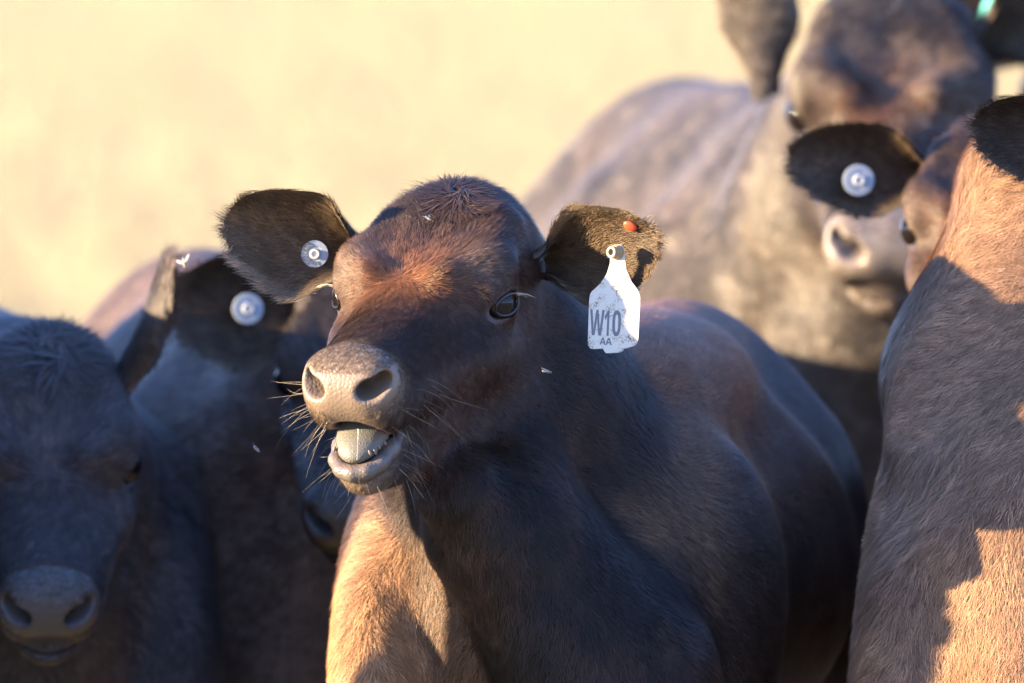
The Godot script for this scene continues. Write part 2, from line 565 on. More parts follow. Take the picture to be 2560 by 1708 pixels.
	for s: float in [1.0, -1.0]:
		var nb2 := B * Basis(Vector3.UP, 0.75 * s) * Basis(Vector3.BACK, 0.35 * s)
		F.ball(P.call(0.036 * s * mx, 0.013, 0.252), Vector3(0.0165, 0.0115, 0.036) * q, nb2, 0.007 * q, Vector3.ZERO, lining, 0.0, 1)
		F.ball(P.call(0.047 * s * mx, 0.020, 0.241), Vector3(0.0120, 0.0095, 0.028) * q, nb2, 0.007 * q, Vector3.ZERO, lining, 0.0, 1)
		var ed := Vector3(0.86 * s, 0.10, 0.50).normalized()
		var slit := Vector3(-0.48 * s, -0.18, 0.86)
		slit = (slit - ed * slit.dot(ed)).normalized()
		var eb := B * Basis(slit, ed.cross(slit), ed)
		F.ball(H * ((Vector3(0.0845 * s, 0.028, 0.004) + ed * 0.023) * hs), Vector3(0.0235, 0.0125, 0.018) * q, eb, 0.004 * q, Vector3.ZERO, Color(face.r, face.g, face.b, 0.0), 0.0, 1)
	# lower lip rim
	if jaw > 0.05:
		for s: float in [1.0, -1.0]:
			F.limb(P.call(0.041 * s, -0.030, 0.145), PJ.call(0.037 * s, -0.038, 0.150), 0.015 * q, 0.015 * q, 0.012 * q, -Y * 0.6 - Z * 0.6, face, hl * 0.4)
		var pts := [[0.031, -0.036, 0.180, 0.0040], [0.0335, -0.035, 0.210, 0.0052], [0.0285, -0.039, 0.236, 0.0058], [0.016, -0.042, 0.252, 0.0060], [0.0, -0.043, 0.257, 0.0060]]
		for a in 4:
			for s: float in [1.0, -1.0]:
				F.limb(PJ.call(pts[a][0] * s, pts[a][1], pts[a][2]), PJ.call(pts[a + 1][0] * s, pts[a + 1][1], pts[a + 1][2]), pts[a][3] * q, pts[a + 1][3] * q, 0.012 * q, -Y, lipc, 0.0)
	return F


# ---------------------------------------------------------------- fur
# a tuft of tapering hairs: y along the skin's normal, z the way they lie, lengths about 1
func tuft(hairs: int, width: float, seed_: int) -> ArrayMesh:
	var r := RandomNumberGenerator.new()
	r.seed = seed_
	var v := PackedVector3Array()
	var n := PackedVector3Array()
	var idx := PackedInt32Array()
	for h in hairs:
		var root := Vector3(r.randf_range(-0.5, 0.5), -0.03, r.randf_range(-0.45, 0.45))
		var long := r.randf_range(0.7, 1.2)
		var rise := r.randf_range(0.16, 0.40)
		var sway := r.randf_range(-0.28, 0.28)
		var w := width * r.randf_range(0.7, 1.2)
		var first := v.size()
		for k in 3:
			var t := k / 2.0
			var p := root + Vector3(sway * t * t, rise * t * (1.35 - 0.35 * t), t * (0.9 + 0.1 * t)) * long
			var ww := w * (1.0 - t) + 0.0001
			var tan_ := Vector3(sway * 2.0 * t, rise * (1.35 - 0.7 * t), 1.0).normalized()
			var side := Vector3(1, 0, 0)
			var nn := tan_.cross(side).normalized() * -1.0
			if nn.y < 0: nn = -nn
			if k < 2:
				v.append(p - side * ww); n.append((nn - side * 0.8).normalized())
				v.append(p + side * ww); n.append((nn + side * 0.8).normalized())
			else:
				v.append(p); n.append(nn)
		idx.append_array([first, first + 1, first + 2, first + 1, first + 3, first + 2, first + 2, first + 3, first + 4])
	var arr := []
	arr.resize(Mesh.ARRAY_MAX)
	arr[Mesh.ARRAY_VERTEX] = v
	arr[Mesh.ARRAY_NORMAL] = n
	arr[Mesh.ARRAY_INDEX] = idx
	var m := ArrayMesh.new()
	m.add_surface_from_arrays(Mesh.PRIMITIVE_TRIANGLES, arr)
	return m


var cam_at := Vector3(0, 1.68, 14.0)
var cam_aim := Vector3(0, 1.0, 0.0)
var tufts: Array = []


# the way hair lies on a head, and its colour there; q and n in the head's own axes
func face_flow(q: Vector3, n: Vector3) -> Vector3:
	var w1 := q - Vector3(0, 0.07, 0.055)
	var w2 := q - Vector3(0.004, 0.112, -0.10)
	var g := exp(-w2.length_squared() / 0.0030)
	var top := w1.normalized().lerp(w2.normalized(), g)
	var cheek := Vector3(0, -0.75, -0.55)
	if q.z > 0.12:
		cheek = cheek.lerp(Vector3(0, -0.5, 0.1), smoothstep(0.12, 0.2, q.z))
	return cheek.lerp(top, smoothstep(-0.05, 0.45, n.y))


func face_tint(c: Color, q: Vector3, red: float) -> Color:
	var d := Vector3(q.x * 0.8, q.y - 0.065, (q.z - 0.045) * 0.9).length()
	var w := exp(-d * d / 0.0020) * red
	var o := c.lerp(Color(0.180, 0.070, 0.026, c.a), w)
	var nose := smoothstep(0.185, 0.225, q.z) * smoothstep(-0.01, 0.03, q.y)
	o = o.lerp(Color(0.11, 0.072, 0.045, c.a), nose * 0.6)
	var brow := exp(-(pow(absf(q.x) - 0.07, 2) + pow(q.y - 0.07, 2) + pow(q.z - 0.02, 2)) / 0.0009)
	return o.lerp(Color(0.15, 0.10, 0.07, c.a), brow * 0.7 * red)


func fur(calf: Node3D, out: Dictionary, k: Dictionary, from_ear: int) -> void:
	var dens: float = k.get("dens", 1.0) * 62000.0
	var thickness: float = k.get("coarse", 1.0)
	var H: Transform3D = k.head
	var hs: float = k.get("scale", 1.0)
	var inv := H.affine_inverse()
	var red: float = k.get("red", 0.5)
	var z := (cam_at - cam_aim).normalized()
	var xr := Vector3.UP.cross(z).normalized()
	var yu := z.cross(xr)
	var th := 0.392 / 14.016
	var b0 := PackedFloat32Array()
	var b1 := PackedFloat32Array()
	var V: PackedVector3Array = out.v
	var N: PackedVector3Array = out.n
	var FL: PackedVector3Array = out.f
	var C: PackedColorArray = out.c
	var L: PackedFloat32Array = out.h
	var I: PackedInt32Array = out.i
	var vary: float = k.get("vary", 0.35)
	var curl: float = k.get("curl", 0.0)
	var second: Color = k.get("second", Color(0.09, 0.045, 0.025))
	for t in range(0, I.size(), 3):
		var i0 := I[t]; var i1 := I[t + 1]; var i2 := I[t + 2]
		var a := V[i0]; var b := V[i1]; var c := V[i2]
		var furry := (C[i0].a + C[i1].a + C[i2].a) / 3.0
		var q := inv * a / hs
		var nose_hair := t < from_ear and q.z > 0.15 and q.z < 0.30 and q.length() < 0.33 and (q.y > 0.034 or furry > 0.22) and L[i0] > 0.0015
		if furry < 0.35 and not nose_hair:
			continue
		var d := a - cam_at
		var far := -d.dot(z)
		var px := d.dot(xr) / far / th
		var py := d.dot(yu) / far / th
		if absf(px) > 1.72 or py > 1.15 or py < -1.15:
			continue
		var n := N[i0]
		if n.dot(z) < -0.38:
			continue
		var area := (b - a).cross(c - a).length() * 0.5
		var len_ := (L[i0] + L[i1] + L[i2]) / 3.0
		var on_head := t < from_ear and q.length() < 0.33 and q.z > -0.16
		if len_ < 0.001:
			continue
		var want := area * dens * pow(0.016 / maxf(len_, 0.004), 0.95) * (0.8 if nose_hair else smoothstep(0.3, 0.7, furry))
		var count := int(want) + (1 if rng.randf() < want - int(want) else 0)
		for j in count:
			var u := rng.randf()
			var w := rng.randf()
			if u + w > 1.0:
				u = 1.0 - u
				w = 1.0 - w
			var p := a + (b - a) * u + (c - a) * w
			var nn := (n + (N[i1] - n) * u + (N[i2] - n) * w).normalized()
			var f := FL[i0] + (FL[i1] - FL[i0]) * u + (FL[i2] - FL[i0]) * w
			var col := C[i0]
			var ll := len_
			if nose_hair:
				ll = maxf(0.0035, len_ * furry)
			if on_head:
				var qq := inv * p / hs
				var qn := inv.basis * nn
				var hf := H.basis * face_flow(qq, qn)
				f = f.normalized().lerp(hf.normalized(), smoothstep(-0.15, -0.10, qq.z))
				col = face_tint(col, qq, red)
				var eye_off := Vector3(absf(qq.x) - 0.1035, qq.y - 0.030, qq.z - 0.015).length()
				ll *= lerpf(0.3, 1.0, smoothstep(0.018, 0.045, eye_off))
				ll *= 1.0 + 0.9 * exp(-(qq - Vector3(0, 0.112, -0.085)).length_squared() / 0.0016)
			f = f - nn * f.dot(nn)
			if f.length_squared() < 1e-6:
				f = nn.cross(Vector3.RIGHT)
			var turn := patch_noise.get_noise_3dv(p * 9.0) * (0.7 + 1.6 * curl) + fine_noise.get_noise_3dv(p * 22.0 + Vector3(4, 4, 4)) * 1.5 * curl + fine_noise.get_noise_3dv(p * 60.0) * 0.5 + rng.randf_range(-0.22, 0.22)
			f = f.normalized().rotated(nn, turn)
			var side := nn.cross(f)
			var s := ll * rng.randf_range(0.75, 1.2)
			var sx := (s * 0.6 + 0.003) * thickness
			var streak := fine_noise.get_noise_3dv((p - f * (p.dot(f) * 0.88)) * 210.0)
			var lift := s * minf(1.0, sqrt(0.016 / ll)) * (0.8 + 0.8 * streak)
			var mixv := clampf(patch_noise.get_noise_3dv(p * 5.0) * 1.3 + fine_noise.get_noise_3dv(p * 26.0) * 0.5 + 0.15, 0.0, 1.0) * vary
			var cc := col.lerp(second, mixv) * rng.randf_range(0.65, 1.35) * exp(1.5 * streak)
			var X := side * sx
			var Y := nn * lift
			var Z := f * s
			var row := [X.x, Y.x, Z.x, p.x, X.y, Y.y, Z.y, p.y, X.z, Y.z, Z.z, p.z, cc.r, cc.g, cc.b, 1.0]
			if rng.randf() < 0.5:
				b0.append_array(row)
			else:
				b1.append_array(row)
	var bufs := [b0, b1]
	for e in 2:
		if bufs[e].is_empty():
			continue
		var mm := MultiMesh.new()
		mm.transform_format = MultiMesh.TRANSFORM_3D
		mm.use_colors = true
		mm.mesh = tufts[e]
		mm.instance_count = bufs[e].size() / 16
		mm.buffer = bufs[e]
		var mi := MultiMeshInstance3D.new()
		mi.name = "fur"
		mi.multimesh = mm
		mi.material_override = mat[k.get("fur", "fur")]
		mi.set_meta("kind", "stuff")
		mi.position = -calf.position
		calf.add_child(mi, true)


# ---------------------------------------------------------------- one whole animal
func animal(k: Dictionary) -> Node3D:
	var sh: Vector3 = k.shoulder
	var hip: Vector3 = k.hip
	var base := Vector3((sh.x + hip.x) / 2, 0, (sh.z + hip.z) / 2)
	var calf := thing(k.get("called", "calf"), k.label, k.get("category", "calf"), base, k.get("group", "herd of dark cattle"))
	var F := animal_field(k)
	var H: Transform3D = k.head
	var hs: float = k.get("scale", 1.0)
	var out := F.mesh(k.cell, k.get("fine", []))
	var from_ear: int = out.i.size()
	for e in k.ears:
		ear(out, e[0], e[1], e[2], e[3], e[4], k.get("ear_in", Color(0.060, 0.042, 0.028, 1.0)), k.get("ear_out", k.coat), k.get("ear_hair", 0.013), 1.0 if k.get("detail", false) else 0.3)
	# bare skin of muzzle and lips is a surface of its own
	var bare := PackedInt32Array()
	var coat := PackedInt32Array()
	var inv := H.affine_inverse()
	for t in range(0, out.i.size(), 3):
		var a: int = out.i[t]
		if t < from_ear and out.c[a].a + out.c[out.i[t + 1]].a + out.c[out.i[t + 2]].a < 1.35:
			bare.append_array([a, out.i[t + 1], out.i[t + 2]])
		else:
			coat.append_array([a, out.i[t + 1], out.i[t + 2]])
	var am := ArrayMesh.new()
	var red: float = k.get("red", 0.5)
	var cols: PackedColorArray = out.c.duplicate()
	for i in cols.size():
		var q := inv * (out.v[i] as Vector3) / hs
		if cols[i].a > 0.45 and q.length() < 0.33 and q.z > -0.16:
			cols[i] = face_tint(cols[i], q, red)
		cols[i].a = 1.0
	for s in 2:
		var arr := []
		arr.resize(Mesh.ARRAY_MAX)
		arr[Mesh.ARRAY_VERTEX] = out.v
		arr[Mesh.ARRAY_NORMAL] = out.n
		arr[Mesh.ARRAY_COLOR] = cols
		arr[Mesh.ARRAY_INDEX] = coat if s == 0 else bare
		if arr[Mesh.ARRAY_INDEX].size():
			am.add_surface_from_arrays(Mesh.PRIMITIVE_TRIANGLES, arr)
			am.surface_set_material(s, mat["skin"] if s == 0 else mat["muzzle"])
	var body := part("body", am, null, calf)
	body.position = -base
	# eyes
	for s: float in [1.0, -1.0]:
		var ed := Vector3(0.86 * s, 0.10, 0.50).normalized()
		var slit := Vector3(-0.48 * s, -0.18, 0.86)
		slit = (slit - ed * slit.dot(ed)).normalized()
		var perp := ed.cross(slit)
		if perp.y < 0:
			perp = -perp
		var c := Vector3(0.0845 * s, 0.028, 0.004) + ed * 0.0060
		var st := new_st()
		sphere_part(st, Vector3.ZERO, Vector3.ONE * 0.0250 * hs, Basis(), 14, 22)
		var eye := part("eye", st.commit(), mat["eye"], calf)
		eye.position = H * (c * hs) - base
		if k.get("detail", false):
			var rim := new_st()
			for half in 2:
				var pts := PackedVector3Array()
				var rr := []
				for a in 15:
					var an := PI * a / 14.0
					var lift := sin(an) * (0.50 if half == 0 else -0.48)
					pts.append(H * ((c + (ed + slit * cos(an) * 0.86 + perp * lift).normalized() * 0.0252) * hs))
					rr.append((0.0008 + 0.0014 * sin(an)) * hs)
				tube(rim, pts, rr, 7)
			var lid := part("eyelid_rim", rim.commit(), mat["wet_black"], calf)
			lid.position = -base
			var lash := new_st()
			for a in 16:
				var an := PI * (0.62 + 0.30 * rng.randf())
				var p: Vector3 = c + (ed + slit * cos(an) * 0.86 + perp * sin(an) * 0.52).normalized() * 0.0270
				var dir := (ed * 0.9 + perp * 0.25 + slit * cos(an) * 0.5 + Vector3(0, -0.1, -0.15)).normalized()
				var pts := PackedVector3Array()
				for j in 4:
					pts.append(H * ((p + dir * 0.0075 * j + Vector3(0, -0.0011, 0) * j * j) * hs))
				tube(lash, pts, [0.0002, 0.00018, 0.00014, 0.00005], 3)
			var lm := part("eyelashes", lash.commit(), mat["lash"], calf)
			lm.position = -base
			lm.set_meta("kind", "stuff")
	fur(calf, out, k, from_ear)
	k.out = out
	k.base = base
	return calf


func head_at(origin: Vector3, yaw: float, pitch: float, roll: float) -> Transform3D:
	return Transform3D(Basis(Vector3.UP, deg_to_rad(yaw)) * Basis(Vector3.RIGHT, deg_to_rad(pitch)) * Basis(Vector3.BACK, deg_to_rad(roll)), origin)


# a round ear button: flange, stepped boss and hollow stud
func button_tag(calf: Node3D, at: Vector3, facing: Vector3, r: float, m: Material, boss: Material, label: String) -> MeshInstance3D:
	var b := Basis.looking_at(-facing.normalized(), Vector3.UP)      # z looks along facing
	var prof := [[0.0, 0.0], [r * 0.97, 0.0], [r, 0.0008], [r * 0.97, 0.0018], [r * 0.58, 0.0020], [r * 0.55, 0.0012], [r * 0.40, 0.0012], [r * 0.36, 0.0026]]
	var disc := part("button_tag", lathe(prof, 36), m, calf, label)
	disc.transform = Transform3D(b, at - calf.position)
	var stud := part("stud", lathe([[r * 0.36, 0.0020], [r * 0.36, 0.0045], [r * 0.33, 0.0050], [r * 0.22, 0.0050], [r * 0.20, 0.0044], [r * 0.20, 0.0022], [0.0, 0.0022]], 24), boss, disc)
	stud.position = Vector3.ZERO
	return disc


func dirt_map() -> ImageTexture:
	var a := FastNoiseLite.new()
	a.seed = 5
	a.frequency = 0.018
	var b := FastNoiseLite.new()
	b.seed = 8
	b.frequency = 0.10
	var im := Image.create(256, 256, false, Image.FORMAT_RGB8)
	for y in 256:
		for x in 256:
			var d := clampf(a.get_noise_2d(x, y) * 1.6 + 0.15, 0, 1) * smoothstep(-0.1, 0.5, b.get_noise_2d(x, y) + 0.1)
			im.set_pixel(x, y, Color(1, 1, 1).lerp(Color(0.50, 0.40, 0.28), d * 0.9))
	return ImageTexture.create_from_image(im)


func lathe(prof: Array, segs: int) -> ArrayMesh:
	var st := new_st()
	st.set_smooth_group(-1)
	for k in prof.size() - 1:
		for s in segs:
			var a0 := TAU * s / segs
			var a1 := TAU * (s + 1) / segs
			var p := [Vector3(prof[k][0] * cos(a0), prof[k][0] * sin(a0), prof[k][1]), Vector3(prof[k][0] * cos(a1), prof[k][0] * sin(a1), prof[k][1]), Vector3(prof[k + 1][0] * cos(a1), prof[k + 1][0] * sin(a1), prof[k + 1][1]), Vector3(prof[k + 1][0] * cos(a0), prof[k + 1][0] * sin(a0), prof[k + 1][1])]
			for i in [0, 2, 1, 0, 3, 2]:
				st.add_vertex(p[i])
	st.generate_normals()
	return st.commit()


func letters(text: String, size: float, depth: float) -> TextMesh:
	var t := TextMesh.new()
	t.text = text
	var f := SystemFont.new()
	f.font_names = PackedStringArray(["Droid Sans"])
	f.font_weight = 700
	t.font = f
	t.font_size = 64
	t.pixel_size = size / 64.0
	t.depth = depth
	return t


func whiskers(calf: Node3D, k: Dictionary, count: int, long: float) -> void:
	var out: Dictionary = k.out
	var H: Transform3D = k.head
	var hs: float = k.get("scale", 1.0)
	var inv := H.affine_inverse()
	var spots: Array = []
	for i in range(0, out.v.size(), 3):
		var q: Vector3 = inv * (out.v[i] as Vector3) / hs
		if q.length() > 0.35 or q.z < 0.135 or out.c[i].a < 0.2 and q.y > -0.06:
			continue
		if q.y > 0.004 or q.z < 0.15 or absf(q.x) < 0.018 and q.y > -0.05:
			continue
		spots.append(i)
	var st := new_st()
	for c in count:
		var i: int = spots[rng.randi() % spots.size()]
		var p: Vector3 = out.v[i]
		var n: Vector3 = out.n[i]
		var q: Vector3 = inv * p / hs
		var chin := q.y < -0.055
		var away := H.basis * Vector3(signf(q.x) * (0.75 if not chin else 0.35), -0.25 if not chin else -0.7, 0.1 if not chin else 0.25)
		var d := (n * 0.9 + away + Vector3(rng.randf_range(-0.35, 0.35), rng.randf_range(-0.35, 0.35), rng.randf_range(-0.35, 0.35))).normalized()
		var bend := H.basis * Vector3(rng.randf_range(-0.3, 0.3), rng.randf_range(-0.9, 0.1), rng.randf_range(-0.9, 0.2))
		var l := long * rng.randf_range(0.25, 1.0) * (0.75 if chin else 1.0)
		var pts := PackedVector3Array()
		for j in 6:
			var t := j / 5.0
			pts.append(p - n * 0.001 + d * l * t + bend * l * 0.7 * t * t)
		var r := rng.randf_range(0.00009, 0.00018)
		tube(st, pts, [r, r * 0.95, r * 0.85, r * 0.7, r * 0.5, r * 0.15], 3)
	var w := part("whiskers", st.commit(), mat["whisker"], calf)
	w.position = -(k.base as Vector3)
	w.set_meta("kind", "stuff")


func fly(at: Vector3, turn: Vector3, label: String, size := 1.0) -> void:
	var o := thing("fly", label, "fly", at, "flies round the calves")
	o.rotation = turn
	o.scale = Vector3.ONE * size
	var st := new_st()
	sphere_part(st, Vector3(0, 0, 0), Vector3(0.0013, 0.0013, 0.0020), Basis(), 7, 10)
	sphere_part(st, Vector3(0, -0.0002, -0.0030), Vector3(0.0013, 0.0012, 0.0024), Basis(), 7, 10)
	sphere_part(st, Vector3(0, 0, 0.0023), Vector3(0.0010, 0.0009, 0.0008), Basis(), 6, 8)
	part("body", st.commit(), mat["fly"], o)
	for s: float in [1.0, -1.0]:
		var w := new_st()
		sphere_part(w, Vector3(s * 0.0028, 0.0008, -0.0026), Vector3(0.0010, 0.0001, 0.0032), Basis(Vector3.UP, -0.75 * s), 6, 10)
		part("wing", w.commit(), mat["wing"], o)


func _ready() -> void:
	rng.seed = 7
	patch_noise.seed = 3
	patch_noise.frequency = 1.0
	fine_noise.seed = 11
	fine_noise.frequency = 1.0
	# camera: a long lens from standing height, focused on the bawling calf's face
	var cam := Camera3D.new()
	cam.name = "camera"
	cam.position = cam_at
	cam.keep_aspect = Camera3D.KEEP_HEIGHT
	cam.near = 0.5
	cam.far = 4000.0
	add_child(cam)
	cam.look_at(cam_aim, Vector3.UP)
	var lens := CameraAttributesPhysical.new()
	lens.frustum_focal_length = 400.0
	lens.frustum_focus_distance = 13.92
	lens.exposure_aperture = 4.5
	cam.attributes = lens
	cam.fov = 2.0 * rad_to_deg(atan(0.392 / 14.016))
	cam.current = true
	# sky, sun, exposure
	var env := Environment.new()
	env.background_mode = Environment.BG_SKY
	var sky := Sky.new()
	var sm := ProceduralSkyMaterial.new()
	sm.sky_top_color = Color(0.31, 0.43, 0.65)
	sm.sky_horizon_color = Color(0.60, 0.70, 0.84)
	sm.ground_horizon_color = Color(0.62, 0.52, 0.36)
	sm.ground_bottom_color = Color(0.50, 0.42, 0.28)
	sm.sky_curve = 0.15
	sm.energy_multiplier = 1.1
	sky.sky_material = sm
	env.sky = sky
	env.tonemap_mode = Environment.TONE_MAPPER_LINEAR
	env.tonemap_exposure = 5.8
	env.sdfgi_enabled = true
	env.ssao_enabled = true
	env.ssil_enabled = true
	var we := WorldEnvironment.new()
	we.name = "environment"
	we.environment = env
	add_child(we)
	var sun := DirectionalLight3D.new()
	sun.name = "sun"
	add_child(sun)
	sun.look_at_from_position(Vector3(-0.97, 0.170, 0.195), Vector3.ZERO, Vector3.UP)
	sun.light_color = Color(1.0, 0.89, 0.72)
	sun.light_energy = 1.6
	sun.light_angular_distance = 0.5
	sun.shadow_enabled = true

	# materials
	var skin := material("skin", Color.WHITE, 0.7, 0.15)
	skin.vertex_color_use_as_albedo = true
	var hair := material("fur", Color.WHITE, 0.40, 0.32)
	hair.vertex_color_use_as_albedo = true
	var mz := material("muzzle", Color.WHITE, 0.46, 0.5)
	mz.vertex_color_use_as_albedo = true
	mz.uv1_triplanar = true
	mz.uv1_scale = Vector3.ONE * 10.0
	mz.heightmap_enabled = true
	mz.heightmap_texture = noise_map(512, 0.042, FastNoiseLite.TYPE_CELLULAR, 4, 0.0, 1.0)
	mz.heightmap_scale = 0.07
	var ey := material("eye", Color(0.008, 0.006, 0.006), 0.03, 0.3)
	ey.clearcoat_enabled = true
	ey.clearcoat = 0.2
	ey.clearcoat_roughness = 0.03
	material("wet_black", Color(0.014, 0.012, 0.012), 0.25, 0.5)
	material("lash", Color(0.5, 0.42, 0.3), 0.4)
	material("whisker", Color(0.36, 0.29, 0.20), 0.35)
	material("fly", Color(0.16, 0.13, 0.10), 0.4)
	var wg := material("wing", Color(0.4, 0.37, 0.32), 0.3)
	wg.transparency = BaseMaterial3D.TRANSPARENCY_ALPHA
	wg.albedo_color.a = 0.6
	var tongue_m := material("tongue", Color(0.100, 0.093, 0.076), 0.55)
	tongue_m.uv1_triplanar = true
	tongue_m.uv1_scale = Vector3.ONE * 14.0
	tongue_m.heightmap_enabled = true
	tongue_m.heightmap_texture = noise_map(256, 0.10, FastNoiseLite.TYPE_CELLULAR, 9, 0.0, 1.0)
	tongue_m.heightmap_scale = 0.07
	material("gum", Color(0.42, 0.27, 0.21), 0.3)
	var tag_m := material("tag_plastic", Color(0.60, 0.555, 0.46), 0.45)
	tag_m.uv1_triplanar = true
	tag_m.uv1_scale = Vector3.ONE * 12.0
	tag_m.albedo_texture = dirt_map()
	material("print", Color(0.13, 0.135, 0.15), 0.5)
	material("stud_plastic", Color(0.28, 0.20, 0.11), 0.4)
	material("button_plastic", Color(0.25, 0.285, 0.33), 0.5)
	material("button_white", Color(0.5, 0.49, 0.46), 0.5)
	material("ear_orange", Color(0.62, 0.07, 0.025), 0.45)
	material("lip_skin", Color(0.15, 0.12, 0.10), 0.55)
	material("saliva", Color(0.5, 0.5, 0.46), 0.1)
	material("flake", Color(0.36, 0.30, 0.24), 0.8)
	material("turquoise", Color(0.10, 0.50, 0.46), 0.4)
	material("pink_plastic", Color(0.6, 0.12, 0.22), 0.4)
	tufts = [tuft(9, 0.042, 21), tuft(9, 0.042, 22)]

	# ground: earth under dry grass to the horizon
	var g := PlaneMesh.new()
	g.size = Vector2(5000, 5000)
	var gm := material("dry_earth", Color(0.40, 0.32, 0.19), 0.95)
	gm.albedo_texture = noise_map(512, 0.02, FastNoiseLite.TYPE_SIMPLEX_SMOOTH, 5, 0.7, 1.0)
	gm.uv1_triplanar = true
	gm.uv1_world_triplanar = true
	gm.uv1_scale = Vector3.ONE * 0.05
	var gr := part("ground", g, gm, self)
	gr.set_meta("kind", "structure")
	grass()

	# the bawling calf
	var main := {"label": "dark brown calf bawling with open mouth, white W10 tag hanging from its ear", "head": head_at(Vector3(-0.094, 1.024, 0.0), -23.5, 18, -1.5), "jaw": 0.155, "muzzle_width": 0.95, "folds": [[Vector3(-0.060, 0.835, 0.060), Vector3(-0.020, 0.795, 0.030), 0.050, 0.060, 0.018]],
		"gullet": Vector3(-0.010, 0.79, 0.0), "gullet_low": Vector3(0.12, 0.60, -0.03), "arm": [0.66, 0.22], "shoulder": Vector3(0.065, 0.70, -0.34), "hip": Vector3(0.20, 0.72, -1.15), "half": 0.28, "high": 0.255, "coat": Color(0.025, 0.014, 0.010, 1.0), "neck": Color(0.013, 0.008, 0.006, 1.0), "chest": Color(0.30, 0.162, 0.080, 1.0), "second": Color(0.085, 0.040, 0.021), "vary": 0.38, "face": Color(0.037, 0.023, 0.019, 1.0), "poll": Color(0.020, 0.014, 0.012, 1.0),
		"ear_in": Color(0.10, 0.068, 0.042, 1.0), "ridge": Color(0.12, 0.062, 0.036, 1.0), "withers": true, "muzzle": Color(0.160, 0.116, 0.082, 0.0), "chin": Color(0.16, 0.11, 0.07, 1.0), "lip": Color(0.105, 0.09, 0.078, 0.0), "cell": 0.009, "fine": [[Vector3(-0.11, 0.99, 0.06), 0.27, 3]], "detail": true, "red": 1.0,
		"ears": [[Vector3(-0.160, 1.094, -0.09), Vector3(-0.9, 0.27, 0.1), Vector3(-0.40, -0.12, 1.0), 0.178, 0.079], [Vector3(0.040, 1.090, -0.050), Vector3(0.62, 0.15, 0.42), Vector3(-0.50, -0.20, 0.9), 0.165, 0.074]]}
	var calf := animal(main)
	var H: Transform3D = main.head
	# tongue, gums
	var TF := Field.new()
	TF.ball(H * Vector3(0, -0.043, 0.170), Vector3(0.028, 0.020, 0.040), H.basis, 0.02, Vector3.ZERO, Color.WHITE, 0)
	TF.ball(H * Vector3(0, -0.055, 0.208), Vector3(0.0310, 0.0175, 0.050), H.basis * Basis(Vector3.RIGHT, 0.45), 0.01, Vector3.ZERO, Color.WHITE, 0)
	TF.limb(H * Vector3(0, -0.06, 0.10), H * Vector3(0, -0.056, 0.19), 0.02, 0.02, 0.01, Vector3.ZERO, Color.WHITE, 0)
	var to := TF.mesh(0.003, [])
	var tm := ArrayMesh.new()
	var ta := []
	ta.resize(Mesh.ARRAY_MAX)
	ta[Mesh.ARRAY_VERTEX] = to.v
	ta[Mesh.ARRAY_NORMAL] = to.n
	ta[Mesh.ARRAY_INDEX] = to.i
	tm.add_surface_from_arrays(Mesh.PRIMITIVE_TRIANGLES, ta)
	part("tongue", tm, tongue_m, calf, "pale grey tongue arched in the open mouth").position = -calf.position
	whiskers(calf, main, 140, 0.060)
	# rows of blunt points inside the lower lip
	var pap := new_st()
	for s: float in [1.0, -1.0]:
		for a in 13:
			var t := a / 12.0
			var q := Vector3(s * lerpf(0.0285, 0.022, t * t), lerpf(-0.056, -0.070, t), lerpf(0.195, 0.243, t)) + Vector3(rng.randf_range(-0.002, 0.002), rng.randf_range(-0.002, 0.004), 0)
			sphere_part(pap, H * q, Vector3(0.0018, 0.0036, 0.0020), H.basis * Basis(Vector3.BACK, 0.4 * s), 6, 8)
	part("mouth_papillae", pap.commit(), mat["lip_skin"], calf).position = -calf.position
	var sal := new_st()
	tube(sal, PackedVector3Array([Vector3(-0.1735, 0.913, 0.241), Vector3(-0.1742, 0.896, 0.244), Vector3(-0.1748, 0.878, 0.244)]), [0.0003, 0.0002, 0.0004], 6)
	part("saliva_string", sal.commit(), mat["saliva"], calf).position = -calf.position
	# dried flakes on the bridge of the nose
	var flakes := new_st()
	for a in 46:
		var q := Vector3(-0.1640, 1.0150, 0.1690) + Vector3(rng.randfn(0, 0.0045), 0, 0) + Vector3(-0.2, -0.42, 0.88) * rng.randfn(0, 0.004)
		q.y += -0.03 * pow((q.x + 0.1640) / 0.01, 2) * 0.01
		sphere_part(flakes, q, Vector3(0.0012, 0.0007, 0.0010) * rng.randf_range(0.6, 1.3), Basis(Vector3.UP, rng.randf() * 3.0), 4, 6)
	var fo := part("dried_flakes", flakes.commit(), mat["flake"], calf)
	fo.position = -calf.position
	fo.set_meta("kind", "stuff")
	# hanging tag
	var u := 0.0005
	var shape := []
	for e in [[-9, 18], [-17, 8], [-17, -28], [-24, -52], [-40, -76], [-60, -94], [-63, -108], [-62, -214], [-54, -224], [-24, -221], [-19, -232], [19, -228], [25, -219], [50, -212], [58, -200], [59, -100], [52, -84], [34, -64], [21, -36], [17, -10], [16, 8], [8, 18]]:
		shape.append(Vector2(e[0], e[1]) * u)
	var tag := part("ear_tag", tag_mesh(shape, 0.0016), tag_m, calf, "white plastic tag printed W10, hanging from the ear")
	tag.transform = Transform3D(Basis(Vector3.UP, -0.30) * Basis(Vector3.RIGHT, -0.05) * Basis(Vector3.BACK, -0.03), Vector3(0.121, 1.1045, 0.050) - calf.position)
	for e in [["W", -42.0, 0.46], ["1", -17.0, 0.40], ["0", 5.0, 0.52]]:
		var tx := part("print", letters(e[0], 0.0405, 0.0004), mat["print"], tag)
		tx.position = Vector3(e[1] * u, -164 * u, 0.0009)
		tx.scale = Vector3(e[2], 1, 1)
	var lo := part("print", letters("AA", 0.011, 0.0003), mat["print"], tag)
